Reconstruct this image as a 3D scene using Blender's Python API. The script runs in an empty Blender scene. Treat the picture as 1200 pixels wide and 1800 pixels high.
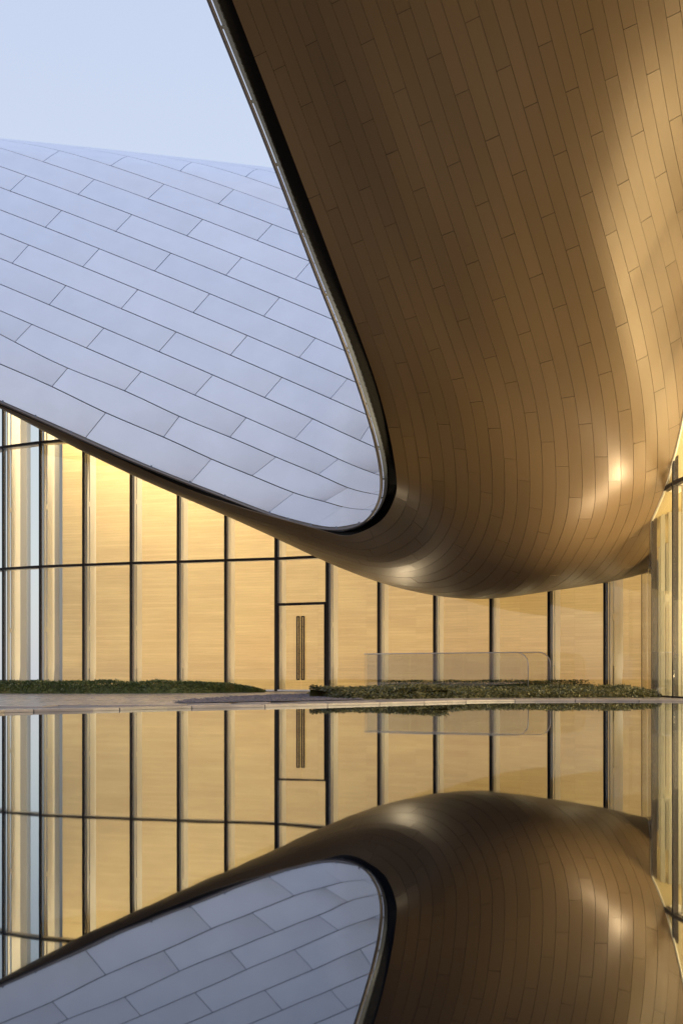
import bpy, math, random
import numpy as np
from mathutils import Vector
random.seed(7); rng = np.random.RandomState(7)
SC = bpy.context.scene
COL = SC.collection

# ------------------------------------------------------------------ camera, sky, sun, exposure
CAMZ, FPX, HOR = 0.42, 1800.0, 1194.0
cd = bpy.data.cameras.new('camera'); cam = bpy.data.objects.new('camera', cd); COL.objects.link(cam)
cam.location = (0, 0, CAMZ); cam.rotation_euler = (math.radians(90), 0, 0)
cd.sensor_fit = 'HORIZONTAL'; cd.sensor_width = 36; cd.lens = 36*FPX/1200
cd.shift_y = (HOR-900)/1200; cd.clip_start = 0.05; cd.clip_end = 6000
SC.camera = cam

world = bpy.data.worlds.new('World'); SC.world = world; world.use_nodes = True
wn = world.node_tree.nodes; wl = world.node_tree.links; wn.clear()
wo = wn.new('ShaderNodeOutputWorld'); bg = wn.new('ShaderNodeBackground'); bg2 = wn.new('ShaderNodeBackground'); ad = wn.new('ShaderNodeAddShader')
sky = wn.new('ShaderNodeTexSky'); sky.sky_type = 'NISHITA'; sky.sun_disc = False
sky.sun_elevation = math.radians(4); sky.sun_rotation = math.radians(200); sky.dust_density = 2.0
bg.inputs[1].default_value = 0.05
# overcast dusk: a soft lavender cloud layer, a little paler towards the horizon
tc = wn.new('ShaderNodeTexCoord'); sx = wn.new('ShaderNodeSeparateXYZ'); cr = wn.new('ShaderNodeValToRGB')
cr.color_ramp.elements[0].position = 0.0; cr.color_ramp.elements[0].color = (0.675, 0.70, 0.815, 1)
cr.color_ramp.elements[1].position = 0.75; cr.color_ramp.elements[1].color = (0.53, 0.61, 0.85, 1)
e = cr.color_ramp.elements.new(0.35); e.color = (0.61, 0.68, 0.83, 1)
wl.new(tc.outputs['Generated'], sx.inputs[0]); wl.new(sx.outputs[2], cr.inputs[0])
wl.new(cr.outputs[0], bg2.inputs[0]); bg2.inputs[1].default_value = 0.96
wl.new(sky.outputs[0], bg.inputs[0]); wl.new(bg.outputs[0], ad.inputs[0]); wl.new(bg2.outputs[0], ad.inputs[1])
wl.new(ad.outputs[0], wo.inputs[0])

sd = bpy.data.lights.new('sun', 'SUN'); so = bpy.data.objects.new('sun', sd); COL.objects.link(so)
sd.energy = 0.75; sd.angle = math.radians(25); sd.color = (0.84, 0.90, 1.0)
so.rotation_euler = (math.radians(50), 0, math.radians(-20)); so.location = (0, -20, 30)

SC.view_settings.view_transform = 'Standard'; SC.view_settings.look = 'None'
SC.view_settings.exposure = 0; SC.view_settings.gamma = 1; SC.view_settings.use_curve_mapping = False
SC.cycles.use_denoising = True
SC.cycles.max_bounces = 10; SC.cycles.transparent_max_bounces = 24; SC.cycles.glossy_bounces = 6
SC.cycles.diffuse_bounces = 4; SC.cycles.caustics_reflective = False; SC.cycles.caustics_refractive = False
SC.cycles.sample_clamp_indirect = 4.0

# ------------------------------------------------------------------ helpers
def P(px, py, D):
    return np.array([(px-600.0)/FPX*D, D, CAMZ+(HOR-py)/FPX*D])

def nspline(t, y):
    """natural cubic spline through knots, linear outside; y (n, m)"""
    t = np.asarray(t, float); y = np.asarray(y, float)
    if y.ndim == 1: y = y[:, None]
    n = len(t); h = np.diff(t); A = np.zeros((n, n)); B = np.zeros_like(y)
    A[0, 0] = A[-1, -1] = 1
    for i in range(1, n-1):
        A[i, i-1] = h[i-1]; A[i, i] = 2*(h[i-1]+h[i]); A[i, i+1] = h[i]
        B[i] = 6*((y[i+1]-y[i])/h[i]-(y[i]-y[i-1])/h[i-1])
    M = np.linalg.solve(A, B)
    def f(x):
        x = np.atleast_1d(np.asarray(x, float))
        i = np.clip(np.searchsorted(t, x)-1, 0, n-2)
        xx = np.clip(x, t[0], t[-1])
        a = (t[i+1]-xx)/h[i]; b = (xx-t[i])/h[i]
        r = a[:, None]*y[i]+b[:, None]*y[i+1]+((a**3-a)[:, None]*M[i]+(b**3-b)[:, None]*M[i+1])*(h[i]**2)[:, None]/6
        s0 = (y[1]-y[0])/h[0]-h[0]/6*(2*M[0]+M[1]); s1 = (y[-1]-y[-2])/h[-1]+h[-1]/6*(2*M[-1]+M[-2])
        r = r+np.minimum(x-t[0], 0)[:, None]*s0+np.maximum(x-t[-1], 0)[:, None]*s1
        return r
    return f

def link(name, me, parent=None, mat=None):
    o = bpy.data.objects.new(name, me); COL.objects.link(o)
    if mat: me.materials.append(mat)
    if parent: o.parent = parent
    return o
def tag(o, label=None, cat=None, group=None, kind=None):
    if label: o['label'] = label
    if cat: o['category'] = cat
    if group: o['group'] = group
    if kind: o['kind'] = kind
    return o
def empty(name, label, cat, group=None, loc=(0, 0, 0)):
    o = bpy.data.objects.new(name, None); COL.objects.link(o); o.location = loc
    bpy.context.view_layer.update
    return tag(o, label, cat, group)

class MB:
    def __init__(s): s.v = []; s.f = []; s.uv = []; s.sm = []
    def quad(s, a, b, c, d, uvs=None, smooth=False):
        n = len(s.v); s.v += [tuple(a), tuple(b), tuple(c), tuple(d)]; s.f.append((n, n+1, n+2, n+3))
        s.uv += list(uvs) if uvs else [(0, 0)]*4; s.sm.append(smooth)
    def grid(s, G, UV=None, smooth=True, flip=False):
        nu, nv = G.shape[:2]; n = len(s.v)
        s.v += [tuple(p) for p in G.reshape(-1, 3)]
        for i in range(nu-1):
            for j in range(nv-1):
                q = [i*nv+j, (i+1)*nv+j, (i+1)*nv+j+1, i*nv+j+1]
                if flip: q = q[::-1]
                s.f.append(tuple(n+k for k in q))
                for k in q: s.uv.append(tuple(UV.reshape(-1, 2)[k]) if UV is not None else (0, 0))
                s.sm.append(smooth)
    def box(s, c, ax, ay, az):
        c, ax, ay, az = map(np.asarray, (c, ax, ay, az))
        p = [c+i*ax+j*ay+k*az for k in (-.5, .5) for j in (-.5, .5) for i in (-.5, .5)]
        n = len(s.v); s.v += [tuple(q) for q in p]
        lx, ly, lz = (np.linalg.norm(q) for q in (ax, ay, az))
        for fc, (a, b) in (((0, 2, 3, 1), (ly, lx)), ((4, 5, 7, 6), (lx, ly)), ((0, 1, 5, 4), (lx, lz)), ((1, 3, 7, 5), (ly, lz)), ((3, 2, 6, 7), (lx, lz)), ((2, 0, 4, 6), (ly, lz))):
            s.f.append(tuple(n+q for q in fc)); s.uv += [(0, 0), (a, 0), (a, b), (0, b)]; s.sm.append(False)
    def tube(s, pts, r, seg=10):
        pts = [np.asarray(p, float) for p in pts]; rings = []; L = 0
        for i, p in enumerate(pts):
            t = pts[min(i+1, len(pts)-1)]-pts[max(i-1, 0)]; t /= np.linalg.norm(t)
            a = np.cross(t, (0, 0, 1.)) if abs(t[2]) < .95 else np.cross(t, (1., 0, 0)); a /= np.linalg.norm(a); b = np.cross(t, a)
            rings.append([p+r*(math.cos(k*2*math.pi/seg)*a+math.sin(k*2*math.pi/seg)*b) for k in range(seg)])
        n = len(s.v)
        for q in rings: s.v += [tuple(x) for x in q]
        for i in range(len(rings)-1):
            for k in range(seg):
                s.f.append((n+i*seg+k, n+i*seg+(k+1) % seg, n+(i+1)*seg+(k+1) % seg, n+(i+1)*seg+k)); s.uv += [(0, 0)]*4; s.sm.append(True)
        for i, rv in ((0, True), (len(rings)-1, False)):
            f = [n+i*seg+k for k in range(seg)]
            s.f.append(tuple(f[::-1] if rv else f)); s.uv += [(0, 0)]*seg; s.sm.append(False)
    def mesh(s, name):
        me = bpy.data.meshes.new(name); me.from_pydata(s.v, [], s.f)
        uvl = me.uv_layers.new(name='UVMap'); uvl.data.foreach_set('uv', np.array(s.uv, float).ravel())
        me.polygons.foreach_set('use_smooth', s.sm); me.update(); return me
    def build(s, name, mat, parent=None):
        return link(name, s.mesh(name), parent, mat)

# ------------------------------------------------------------------ materials
class NT:
    def __init__(s, name):
        s.m = bpy.data.materials.new(name); s.m.use_nodes = True; s.n = s.m.node_tree.nodes; s.l = s.m.node_tree.links
        s.b = s.n['Principled BSDF']; s.out = s.n['Material Output']
    def node(s, t, **kw):
        q = s.n.new(t)
        for k, v in kw.items():
            if k.startswith('i_'):
                q.inputs[k[2:].replace('_', ' ')].default_value = v
            else: setattr(q, k, v)
        return q
    def noise(s, scale, vec=None, detail=3, rough=.5, mapscale=None, src='UV', rot=None):
        t = s.node('ShaderNodeTexCoord'); mp = s.node('ShaderNodeMapping')
        if mapscale: mp.inputs['Scale'].default_value = mapscale
        if rot: mp.inputs['Rotation'].default_value = rot
        s.l.new(t.outputs[src], mp.inputs[0])
        q = s.node('ShaderNodeTexNoise'); q.inputs['Scale'].default_value = scale; q.inputs['Detail'].default_value = detail; q.inputs['Roughness'].default_value = rough
        s.l.new(mp.outputs[0], q.inputs['Vector']); return q.outputs['Fac']
    def ramp(s, fac, stops):
        r = s.node('ShaderNodeValToRGB')
        els = r.color_ramp.elements
        while len(els) < len(stops): els.new(0.5)
        for e_, (p, c) in zip(els, stops): e_.position = p; e_.color = (c, c, c, 1) if not hasattr(c, '__len__') else (*c, 1)
        s.l.new(fac, r.inputs[0]); return r.outputs[0]
    def mul(s, a, b, fac=1.0, mode='MULTIPLY'):
        q = s.node('ShaderNodeMix', data_type='RGBA', blend_type=mode); q.inputs[0].default_value = fac
        for k, v in ((6, a), (7, b)):
            if isinstance(v, tuple): q.inputs[k].default_value = (*v, 1)
            else: s.l.new(v, q.inputs[k])
        return q.outputs[2]
    def bump(s, h, strength, dist=.01):
        q = s.node('ShaderNodeBump'); q.inputs['Strength'].default_value = strength; q.inputs['Distance'].default_value = dist
        s.l.new(h, q.inputs['Height']); s.l.new(q.outputs[0], s.b.inputs['Normal'])
    def objrand(s):
        return s.node('ShaderNodeObjectInfo').outputs['Random']

def simple(name, col, rough=.5, metal=0, spec=.5):
    t = NT(name); t.b.inputs['Base Color'].default_value = (*col, 1); t.b.inputs['Roughness'].default_value = rough
    t.b.inputs['Metallic'].default_value = metal; t.b.inputs['Specular IOR Level'].default_value = spec; return t.m

# white coated roof panels
t = NT('white_coated_panel')
c = t.ramp(t.objrand(), [(0, (.63, .70, .84)), (1, (.685, .75, .885))])
n1 = t.noise(1.3, detail=4, src='Object', mapscale=(1, 1, 1)); c = t.mul(c, t.ramp(n1, [(.3, .94), (.7, 1.0)]))
t.l.new(c, t.b.inputs['Base Color']); t.b.inputs['Roughness'].default_value = .45; t.b.inputs['Specular IOR Level'].default_value = .5
# each sheet is very slightly dished towards its lower right end (UV fraction = position on the sheet, in sheet lengths)
uvn = t.node('ShaderNodeTexCoord'); sp = t.node('ShaderNodeSeparateXYZ'); t.l.new(uvn.outputs['UV'], sp.inputs[0])
def mth(op, a, b=None, c=None):
    q = t.node('ShaderNodeMath', operation=op)
    for k, v in enumerate((a, b, c)):
        if v is None: continue
        if isinstance(v, (int, float)): q.inputs[k].default_value = v
        else: t.l.new(v, q.inputs[k])
    return q.outputs[0]
fa = mth('FRACT', sp.outputs[0]); fb = mth('FRACT', sp.outputs[1])
q_ = mth('MAXIMUM', mth('SUBTRACT', fa, .3), 0.0); q_ = mth('MULTIPLY', mth('MULTIPLY', q_, q_), mth('MULTIPLY_ADD', fb, .75, .25))
hgt = mth('ADD', mth('MULTIPLY', q_, -1.0), mth('MULTIPLY', t.noise(1.5, src='UV', detail=2), .035))
t.bump(hgt, 1.0, .26)
M_WHITE = t.m
# bronze anodised brushed soffit panels
t = NT('brushed_bronze')
c = t.ramp(t.objrand(), [(0, (.106, .0675, .0325)), (.5, (.110, .070, .034)), (1, (.116, .074, .036))])
br = t.noise(1.0, mapscale=(1.2, 160, 1), detail=4, rough=.7)
c = t.mul(c, t.ramp(br, [(.3, .93), (.7, 1.05)]))
t.l.new(c, t.b.inputs['Base Color'])
rr = t.node('ShaderNodeMapRange'); rr.inputs['To Min'].default_value = .36; rr.inputs['To Max'].default_value = .46
t.l.new(t.noise(1.0, mapscale=(3, 60, 1), rot=(0, 0, .5)), rr.inputs[0]); t.l.new(rr.outputs[0], t.b.inputs['Roughness'])
t.b.inputs['Metallic'].default_value = .18; t.b.inputs['Specular IOR Level'].default_value = .4
t.bump(t.noise(1.0, mapscale=(2.0, 90, 1), rot=(0, 0, .35), detail=3), .10, .004)
M_BRONZE = t.m
M_DARK = simple('dark_void', (.008, .007, .006), .8, 0, .1)  # near-black: the shade inside the gutter recess is put into the colour
M_MEMB = simple('dark_membrane', (.02, .015, .012), .8, 0, .2)
M_RAIL = simple('satin_steel', (.12, .105, .10), .4, .5)
M_STEEL = simple('pale_steel', (.55, .55, .58), .35, .4)
M_FLASH = simple('grey_flashing', (.10, .115, .15), .5, .2)
M_LINING = simple('brown_lining', (.10, .085, .075), .5, .3)
M_MULL = simple('dark_bronze_frame', (.014, .011, .010), .55, 0, .25)
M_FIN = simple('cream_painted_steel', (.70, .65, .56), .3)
M_FIN2 = simple('shaded_cream_steel', (.30, .275, .21), .3)  # darker copy of the cream fin steel, shade put into the colour
M_PILLAR = simple('taupe_metal_pillar', (.36, .335, .31), .3)
M_PLAST = simple('white_plaster', (.78, .77, .74), .7)
M_TRIM = simple('pale_trim', (.55, .50, .40), .35, .3)
M_CEIL = simple('cream_ceiling', (.28, .22, .11), .5)
M_KERB = simple('pale_kerb_stone', (.55, .55, .56), .6)
M_BLACK = simple('black_metal', (.012, .009, .008), .35, .4)

def glassmat(name, tint, ior=1.5, boost=1.0):
    t = NT(name); t.n.remove(t.b)
    tr = t.node('ShaderNodeBsdfTransparent'); tr.inputs[0].default_value = (*tint, 1)
    gl = t.node('ShaderNodeBsdfGlossy'); gl.inputs['Roughness'].default_value = .0; gl.inputs[0].default_value = (1, 1, 1, 1)
    lw = t.node('ShaderNodeLayerWeight'); lw.inputs[0].default_value = .5
    pw = t.node('ShaderNodeMath', operation='POWER'); pw.inputs[1].default_value = 5.0; t.l.new(lw.outputs['Facing'], pw.inputs[0])
    r0 = ((ior-1)/(ior+1))**2; fr = t.node('ShaderNodeMath', operation='MULTIPLY_ADD'); fr.inputs[1].default_value = 1-r0; fr.inputs[2].default_value = r0
    t.l.new(pw.outputs[0], fr.inputs[0])
    mx = t.node('ShaderNodeMixShader')
    t.l.new(fr.outputs[0], mx.inputs[0]); t.l.new(tr.outputs[0], mx.inputs[1]); t.l.new(gl.outputs[0], mx.inputs[2]); t.l.new(mx.outputs[0], t.out.inputs[0])
    return t.m
M_GLASS = glassmat('facade_glass', (.95, .96, .92), 1.5)
M_BALGLASS = glassmat('balustrade_glass', (.90, .91, .90), 1.35)

# wood-clad wall: narrow horizontal veneer boards in the colour only (a few pixels high in the picture)
t = NT('veneer_wall')
tcn = t.node('ShaderNodeTexCoord'); bk = t.node('ShaderNodeTexBrick'); bk.offset = .37; bk.offset_frequency = 1
bk.inputs['Color1'].default_value = (.68, .52, .28, 1); bk.inputs['Color2'].default_value = (.61, .455, .235, 1); bk.inputs['Mortar'].default_value = (.50, .37, .19, 1)
bk.inputs['Scale'].default_value = 1; bk.inputs['Mortar Size'].default_value = .003; bk.inputs['Brick Width'].default_value = 1.8; bk.inputs['Row Height'].default_value = .10
t.l.new(tcn.outputs['UV'], bk.inputs['Vector'])
gr = t.noise(1, mapscale=(1.2, 40, 1), detail=4); c = t.mul(bk.outputs[0], t.ramp(gr, [(.3, .88), (.7, 1.06)]))
big = t.noise(.5, mapscale=(1, 3, 1), detail=2); c = t.mul(c, t.ramp(big, [(.35, (.96, .93, .90)), (.65, (1.03, 1.03, 1.0))]))
t.l.new(c, t.b.inputs['Base Color']); t.b.inputs['Roughness'].default_value = .45
M_WOOD = t.m
# cream pleated lining behind the near glass
t = NT('cream_pleated_lining')
st = t.noise(1, mapscale=(9, .15, 1), detail=5, rough=.65)
t.l.new(t.ramp(st, [(.3, (.25, .22, .155)), (.55, (.32, .29, .21)), (.75, (.40, .365, .28))]), t.b.inputs['Base Color'])
t.b.inputs['Roughness'].default_value = .5; t.bump(st, .4, .05)
M_CREAM = t.m
# paving
t = NT('granite_paving')
c = t.ramp(t.objrand(), [(0, (.19, .165, .155)), (.5, (.25, .215, .20)), (1, (.32, .275, .25))])
c = t.mul(c, t.ramp(t.noise(3, src='Object', detail=6), [(.3, .8), (.7, 1.1)]))
t.l.new(c, t.b.inputs['Base Color'])
rr = t.node('ShaderNodeMapRange'); rr.inputs['To Min'].default_value = .12; rr.inputs['To Max'].default_value = .5
t.l.new(t.noise(1.1, src='Object', detail=3), rr.inputs[0]); t.l.new(rr.outputs[0], t.b.inputs['Roughness'])
M_PAVE = t.m
M_GROUT = simple('grout', (.17, .15, .14), .8)
M_GROUND = simple('dark_ground', (.05, .047, .043), .9)
# water
t = NT('pool_water')
t.b.inputs['Base Color'].default_value = (.003, .004, .006, 1); t.b.inputs['Roughness'].default_value = .6; t.b.inputs['Specular IOR Level'].default_value = 0
gl = t.node('ShaderNodeBsdfGlossy'); gl.inputs['Roughness'].default_value = .018; gl.inputs[0].default_value = (.93, .965, 1, 1)
bp = t.node('ShaderNodeBump'); bp.inputs['Strength'].default_value = .02; bp.inputs['Distance'].default_value = .02
t.l.new(t.noise(1.1, src='Object', detail=3), bp.inputs['Height']); t.l.new(bp.outputs[0], gl.inputs['Normal'])
lw = t.node('ShaderNodeLayerWeight'); lw.inputs[0].default_value = .5
pw_ = t.node('ShaderNodeMath', operation='POWER'); pw_.inputs[1].default_value = 3.0; t.l.new(lw.outputs['Facing'], pw_.inputs[0])
ma = t.node('ShaderNodeMath', operation='MULTIPLY_ADD'); ma.inputs[1].default_value = .98; ma.inputs[2].default_value = .02; t.l.new(pw_.outputs[0], ma.inputs[0])
mx = t.node('ShaderNodeMixShader'); t.l.new(ma.outputs[0], mx.inputs[0]); t.l.new(t.b.outputs[0], mx.inputs[1]); t.l.new(gl.outputs[0], mx.inputs[2]); t.l.new(mx.outputs[0], t.out.inputs[0])
M_WATER = t.m
# gravel
t = NT('dark_gravel')
g = t.noise(40, src='Object', detail=3); t.l.new(t.ramp(g, [(.35, (.03, .027, .03)), (.65, (.16, .13, .14))]), t.b.inputs['Base Color'])
t.b.inputs['Roughness'].default_value = .7; M_GRAVEL = t.m
# hedge leaves
t = NT('hedge_leaf')
g = t.noise(2.5, src='Object', detail=4)
t.l.new(t.ramp(g, [(.3, (.030, .045, .012)), (.5, (.055, .080, .018)), (.68, (.10, .105, .028)), (.8, (.13, .075, .03))]), t.b.inputs['Base Color'])
t.b.inputs['Roughness'].default_value = .5; M_LEAF = t.m
t = NT('olive_leaf')
g = t.noise(2.5, src='Object', detail=4)
t.l.new(t.ramp(g, [(.3, (.032, .033, .009)), (.5, (.062, .058, .014)), (.68, (.105, .09, .023)), (.8, (.12, .07, .025))]), t.b.inputs['Base Color'])
t.b.inputs['Roughness'].default_value = .5; M_LEAF2 = t.m
M_TWIG = simple('twig', (.03, .022, .015), .8)

# ------------------------------------------------------------------ plan of the glass facade (X, Y) at each mullion
FAC = [(-16.4, 41.0), (-15.2, 39.7), (-13.8, 38.4), (-12.30, 37.2), (-10.73, 36.45), (-9.05, 35.9), (-7.27, 35.35), (-5.58, 34.95), (-3.91, 34.5),
       (-2.17, 34.05), (-.463, 33.35), (1.177, 32.6), (2.889, 31.9), (4.527, 31.1), (6.128, 30.3), (7.469, 29.1), (8.096, 27.6),
       (7.77, 25.9), (7.33, 24.3), (6.843, 22.6), (6.790, 21.0), (6.95, 19.2), (7.4, 17.5), (8.1, 15.8), (9.0, 14.2), (10.1, 12.8), (11.4, 11.5), (13, 10.5), (14.6, 9.8)]
POLY = FAC+[(14.6, -60), (-40, -60), (-40, 41)]
def inside_court(x, y):
    r = False; n = len(POLY); j = n-1
    for i in range(n):
        xi, yi = POLY[i]; xj, yj = POLY[j]
        if (yi > y) != (yj > y) and x < (xj-xi)*(y-yi)/(yj-yi)+xi: r = not r
        j = i
    return r

def skin_here(x, y):      # the skin runs on inside the right-hand glass as the hall's ceiling, and stops at the rear glass
    return inside_court(x, y) or (y < 24.3 and x < 12)
# ------------------------------------------------------------------ the bronze soffit surface
KV = [-1, 2, 6, 10, 14, 18, 22, 27, 38]
KU = [0, 600, 900, 1200, 1500, 1630, 1760, 1830, 1910, 2020, 2200, 2450, 2640, 2820, 3060, 3560]
Y = lambda y, xs, ds: [(x, y, d) for x, d in zip(xs, ds)]
TAB = [
 Y(-900, [60, 145, 260, 385, 520, 665, 805, 985, 1400], [13.5, 13.3, 13, 12.8, 12.6, 12.4, 12.3, 12.3, 12.6]),
 Y(-300, [291, 370, 468, 585, 705, 835, 955, 1105, 1450], [16.1, 15.9, 15.6, 15.35, 15.1, 14.95, 14.85, 14.85, 15.2]),
 Y(0, [408, 483, 580, 689, 804, 923, 1031, 1166, 1463], [17.4, 17.2, 16.9, 16.65, 16.45, 16.3, 16.2, 16.2, 16.6]),
 Y(300, [523, 594, 688, 788, 897, 1006, 1101, 1216, 1440], [18.7, 18.5, 18.15, 17.9, 17.7, 17.6, 17.7, 18.1, 19.2]),
 Y(600, [635, 702.5, 792, 888, 987.5, 1087.5, 1177, 1278, 1470], [20.3, 20.0, 19.7, 19.4, 19.25, 19.2, 19.6, 20.3, 21.5]),
 Y(725, [675, 742, 830, 921, 1014, 1109, 1193, 1285, 1460], [21.4, 21.1, 20.7, 20.4, 20.1, 20.0, 20.4, 21.2, 22.5]),
 Y(850, [697, 760, 844, 931, 1023, 1112.5, 1190, 1275, 1440], [23.0, 22.7, 22.2, 21.7, 21.3, 21.1, 21.6, 22.4, 23.6]),
 [(692, 878, 23.9), (757, 895, 23.4), (840, 905, 22.9), (927, 912, 22.4), (1017, 912, 22.0), (1105, 900, 22.0), (1172, 905, 22.6), (1260, 900, 23.5), (1430, 890, 24.4)],
 [(674, 910, 25.2), (735, 940, 24.5), (812, 968, 24.1), (905, 983, 23.7), (985, 985, 23.4), (1072, 970, 23.4), (1140, 962, 23.9), (1225, 945, 25), (1400, 930, 26)],
 [(627, 938, 26.4), (675, 975, 26.0), (748, 1012, 25.9), (840, 1042, 25.9), (920, 1043, 25.7), (1005, 1030, 25.6), (1085, 1018, 25.6), (1165, 1000, 26.6), (1340, 970, 28)],
 [(560, 931, 27.3), (575, 960, 27.6), (605, 994, 28.2), (650, 1018, 28.9), (740, 1035, 29.5), (830, 1030, 30.0), (920, 1015, 30.5), (1000, 990, 31.5), (1150, 950, 33)],
 [(335, 862, 28.7), (345, 881, 29.1), (365, 892, 29.9), (400, 902, 31.0), (450, 925, 32.2), (500, 935, 33.3), (560, 945, 34.2), (640, 955, 35), (760, 950, 37)],
 [(150, 779, 28.95), (155, 796, 29.4), (165, 802, 30.2), (190, 812, 31.3), (210, 815, 32.6), (235, 815, 34), (260, 810, 35.4), (290, 800, 37), (360, 790, 41)],
 [(-20, 704, 28.7), (-15, 710, 29.2), (-10, 711, 30.1), (0, 708, 31.3), (10, 700, 32.6), (20, 690, 34), (30, 680, 35.4), (50, 665, 37), (100, 640, 41)],
 [(-250, 600, 28), (-245, 607, 28.5), (-240, 610, 29.3), (-230, 606, 30.5), (-220, 600, 31.7), (-210, 590, 33), (-200, 575, 34.5), (-190, 560, 36), (-170, 530, 40)],
 [(-760, 480, 26.5), (-755, 486, 27), (-748, 488, 27.8), (-738, 485, 29), (-725, 480, 30.2), (-715, 470, 31.5), (-705, 460, 33), (-695, 450, 34.5), (-675, 430, 38.5)]]
G3 = np.array([[P(*q) for q in row] for row in TAB])            # (nu, nv, 3)
fu = nspline(KU, G3.reshape(len(KU), -1))
_cache = {}
def skin_col(u):
    k = round(float(u), 2)
    if k not in _cache: _cache[k] = nspline(KV, fu(k).reshape(len(KV), 3))
    return _cache[k]
def S(u, v): return skin_col(u)(v)[0]
def Su(u, v): return (S(u+2, v)-S(u-2, v))/4.0
def Sv(u, v): return (S(u, v+.05)-S(u, v-.05))/.1
def Nrm(u, v):
    n = np.cross(Su(u, v), Sv(u, v)); return n/np.linalg.norm(n)
NSIGN = 1.0 if np.dot(Nrm(1500, 10), -S(1500, 10)) > 0 else -1.0   # towards the courtyard
def NN(u, v): return NSIGN*Nrm(u, v)

# ------------------------------------------------------------------ large setting: ground, water, paving
def plane(name, pts, z, mat, label_kind='structure', uvs=1.0):
    m = MB(); n = len(pts); m.v = [(x, y, z) for x, y in pts]; m.f = [tuple(range(n))]; m.uv = [(x*uvs, y*uvs) for x, y in pts]; m.sm = [False]
    return tag(m.build(name, mat), kind=label_kind)
plane('ground', [(-1500, -1500), (1500, -1500), (1500, 1500), (-1500, 1500)], -.4, M_GROUND)
plane('water', [(-70, -70), (45, -70), (45, 33), (-70, 33)], 0, M_WATER)

def gp(px, py, z=.035):
    D = (CAMZ-z)*FPX/(py-HOR); return ((px-600)/FPX*D, D)
EDGE = [(-40, 9.0), (-16, 11.9), (-9, 12.4)]+[gp(*q) for q in ((-100, 1250.5), (0, 1248.5), (150, 1245.5), (300, 1242), (450, 1239.5), (600, 1236.5), (740, 1233), (860, 1230.3), (980, 1229.6), (1080, 1229.6), (1145, 1230))]
EDGE += [(6.9, 18.9), (7.3, 17.3), (8.0, 15.6), (8.9, 14.0), (10.0, 12.6), (11.3, 11.3), (13, 10.2), (15, 9.4)]
EF = nspline(np.arange(len(EDGE)), np.array(EDGE))
edge = EF(np.linspace(0, len(EDGE)-1, 220))
outer = [(15.2, 45), (-40, 45)]
poly = [tuple(p) for p in edge]+outer
pav = MB(); n = len(poly)
import bmesh
bm = bmesh.new(); vs = [bm.verts.new((x, y, .02)) for x, y in poly]; fcs = bm.faces.new(vs)
r = bmesh.ops.extrude_face_region(bm, geom=[fcs]); bmesh.ops.translate(bm, vec=(0, 0, -.38), verts=[q for q in r['geom'] if isinstance(q, bmesh.types.BMVert)])
bmesh.ops.recalc_face_normals(bm, faces=bm.faces); bmesh.ops.triangulate(bm, faces=bm.faces)
me = bpy.data.meshes.new('pavement'); bm.to_mesh(me); bm.free()
pavement = tag(link('pavement', me, None, M_GROUT), kind='structure')
# coping stones along the pool edge
arc = np.concatenate([[0], np.cumsum(np.linalg.norm(np.diff(edge, axis=0), axis=1))])
def edge_at(s): return np.array([np.interp(s, arc, edge[:, 0]), np.interp(s, arc, edge[:, 1])])
s = 20.0; cop = 0
while s < arc[-1]-2:
    L = 1.2; m = MB(); g = .008; cols = []
    dz = random.uniform(-.0025, .0025)
    for q in np.linspace(s+g, s+L-g, 4):
        p = edge_at(q); tt = edge_at(q+.1)-edge_at(q-.1); tt /= np.linalg.norm(tt); nn = np.array([-tt[1], tt[0]])
        a = p-nn*.02; b = p+nn*.40; cols.append([(*a, .003), (*a, .036+dz), (*b, .036+dz), (*b, .01)])
    G = np.array(cols); m.grid(G, smooth=False)
    for k in (0, -1): m.quad(*[G[k][j] for j in ((0, 1, 2, 3) if k == 0 else (3, 2, 1, 0))])
    m.build('coping_stone', M_PAVE, pavement); s += L; cop += 1
# paving slabs behind the coping
def dist_edge(x, y): return np.min(np.hypot(edge[:, 0]-x, edge[:, 1]-y))
EP = [tuple(p) for p in edge]+outer
def in_pave(x, y):
    r = False; j = len(EP)-1
    for i in range(len(EP)):
        xi, yi = EP[i]; xj, yj = EP[j]
        if (yi > y) != (yj > y) and x < (xj-xi)*(y-yi)/(yj-yi)+xi: r = not r
        j = i
    return r
slab = MB(); slab.box((0, 0, -.012), (1.192, 0, 0), (0, .792, 0), (0, 0, .024)); slab_me = slab.mesh('paving_slab'); slab_me.materials.append(M_PAVE)
nsl = 0
for i in range(-13, 8):
    for j in range(0, 22):
        x = i*1.2+(j % 2)*.6; y = 13.2+j*.8
        cs = [(x+a*.6, y+b*.4) for a in (-1, 1) for b in (-1, 1)]
        if all(in_pave(*q) and dist_edge(*q) > .41 for q in cs) and nsl < 300 and abs(x)/y < .42:
            o = bpy.data.objects.new('paving_slab', slab_me); COL.objects.link(o); o.parent = pavement
            o.location = (x, y, .036+random.uniform(-.002, .002)); nsl += 1

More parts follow.
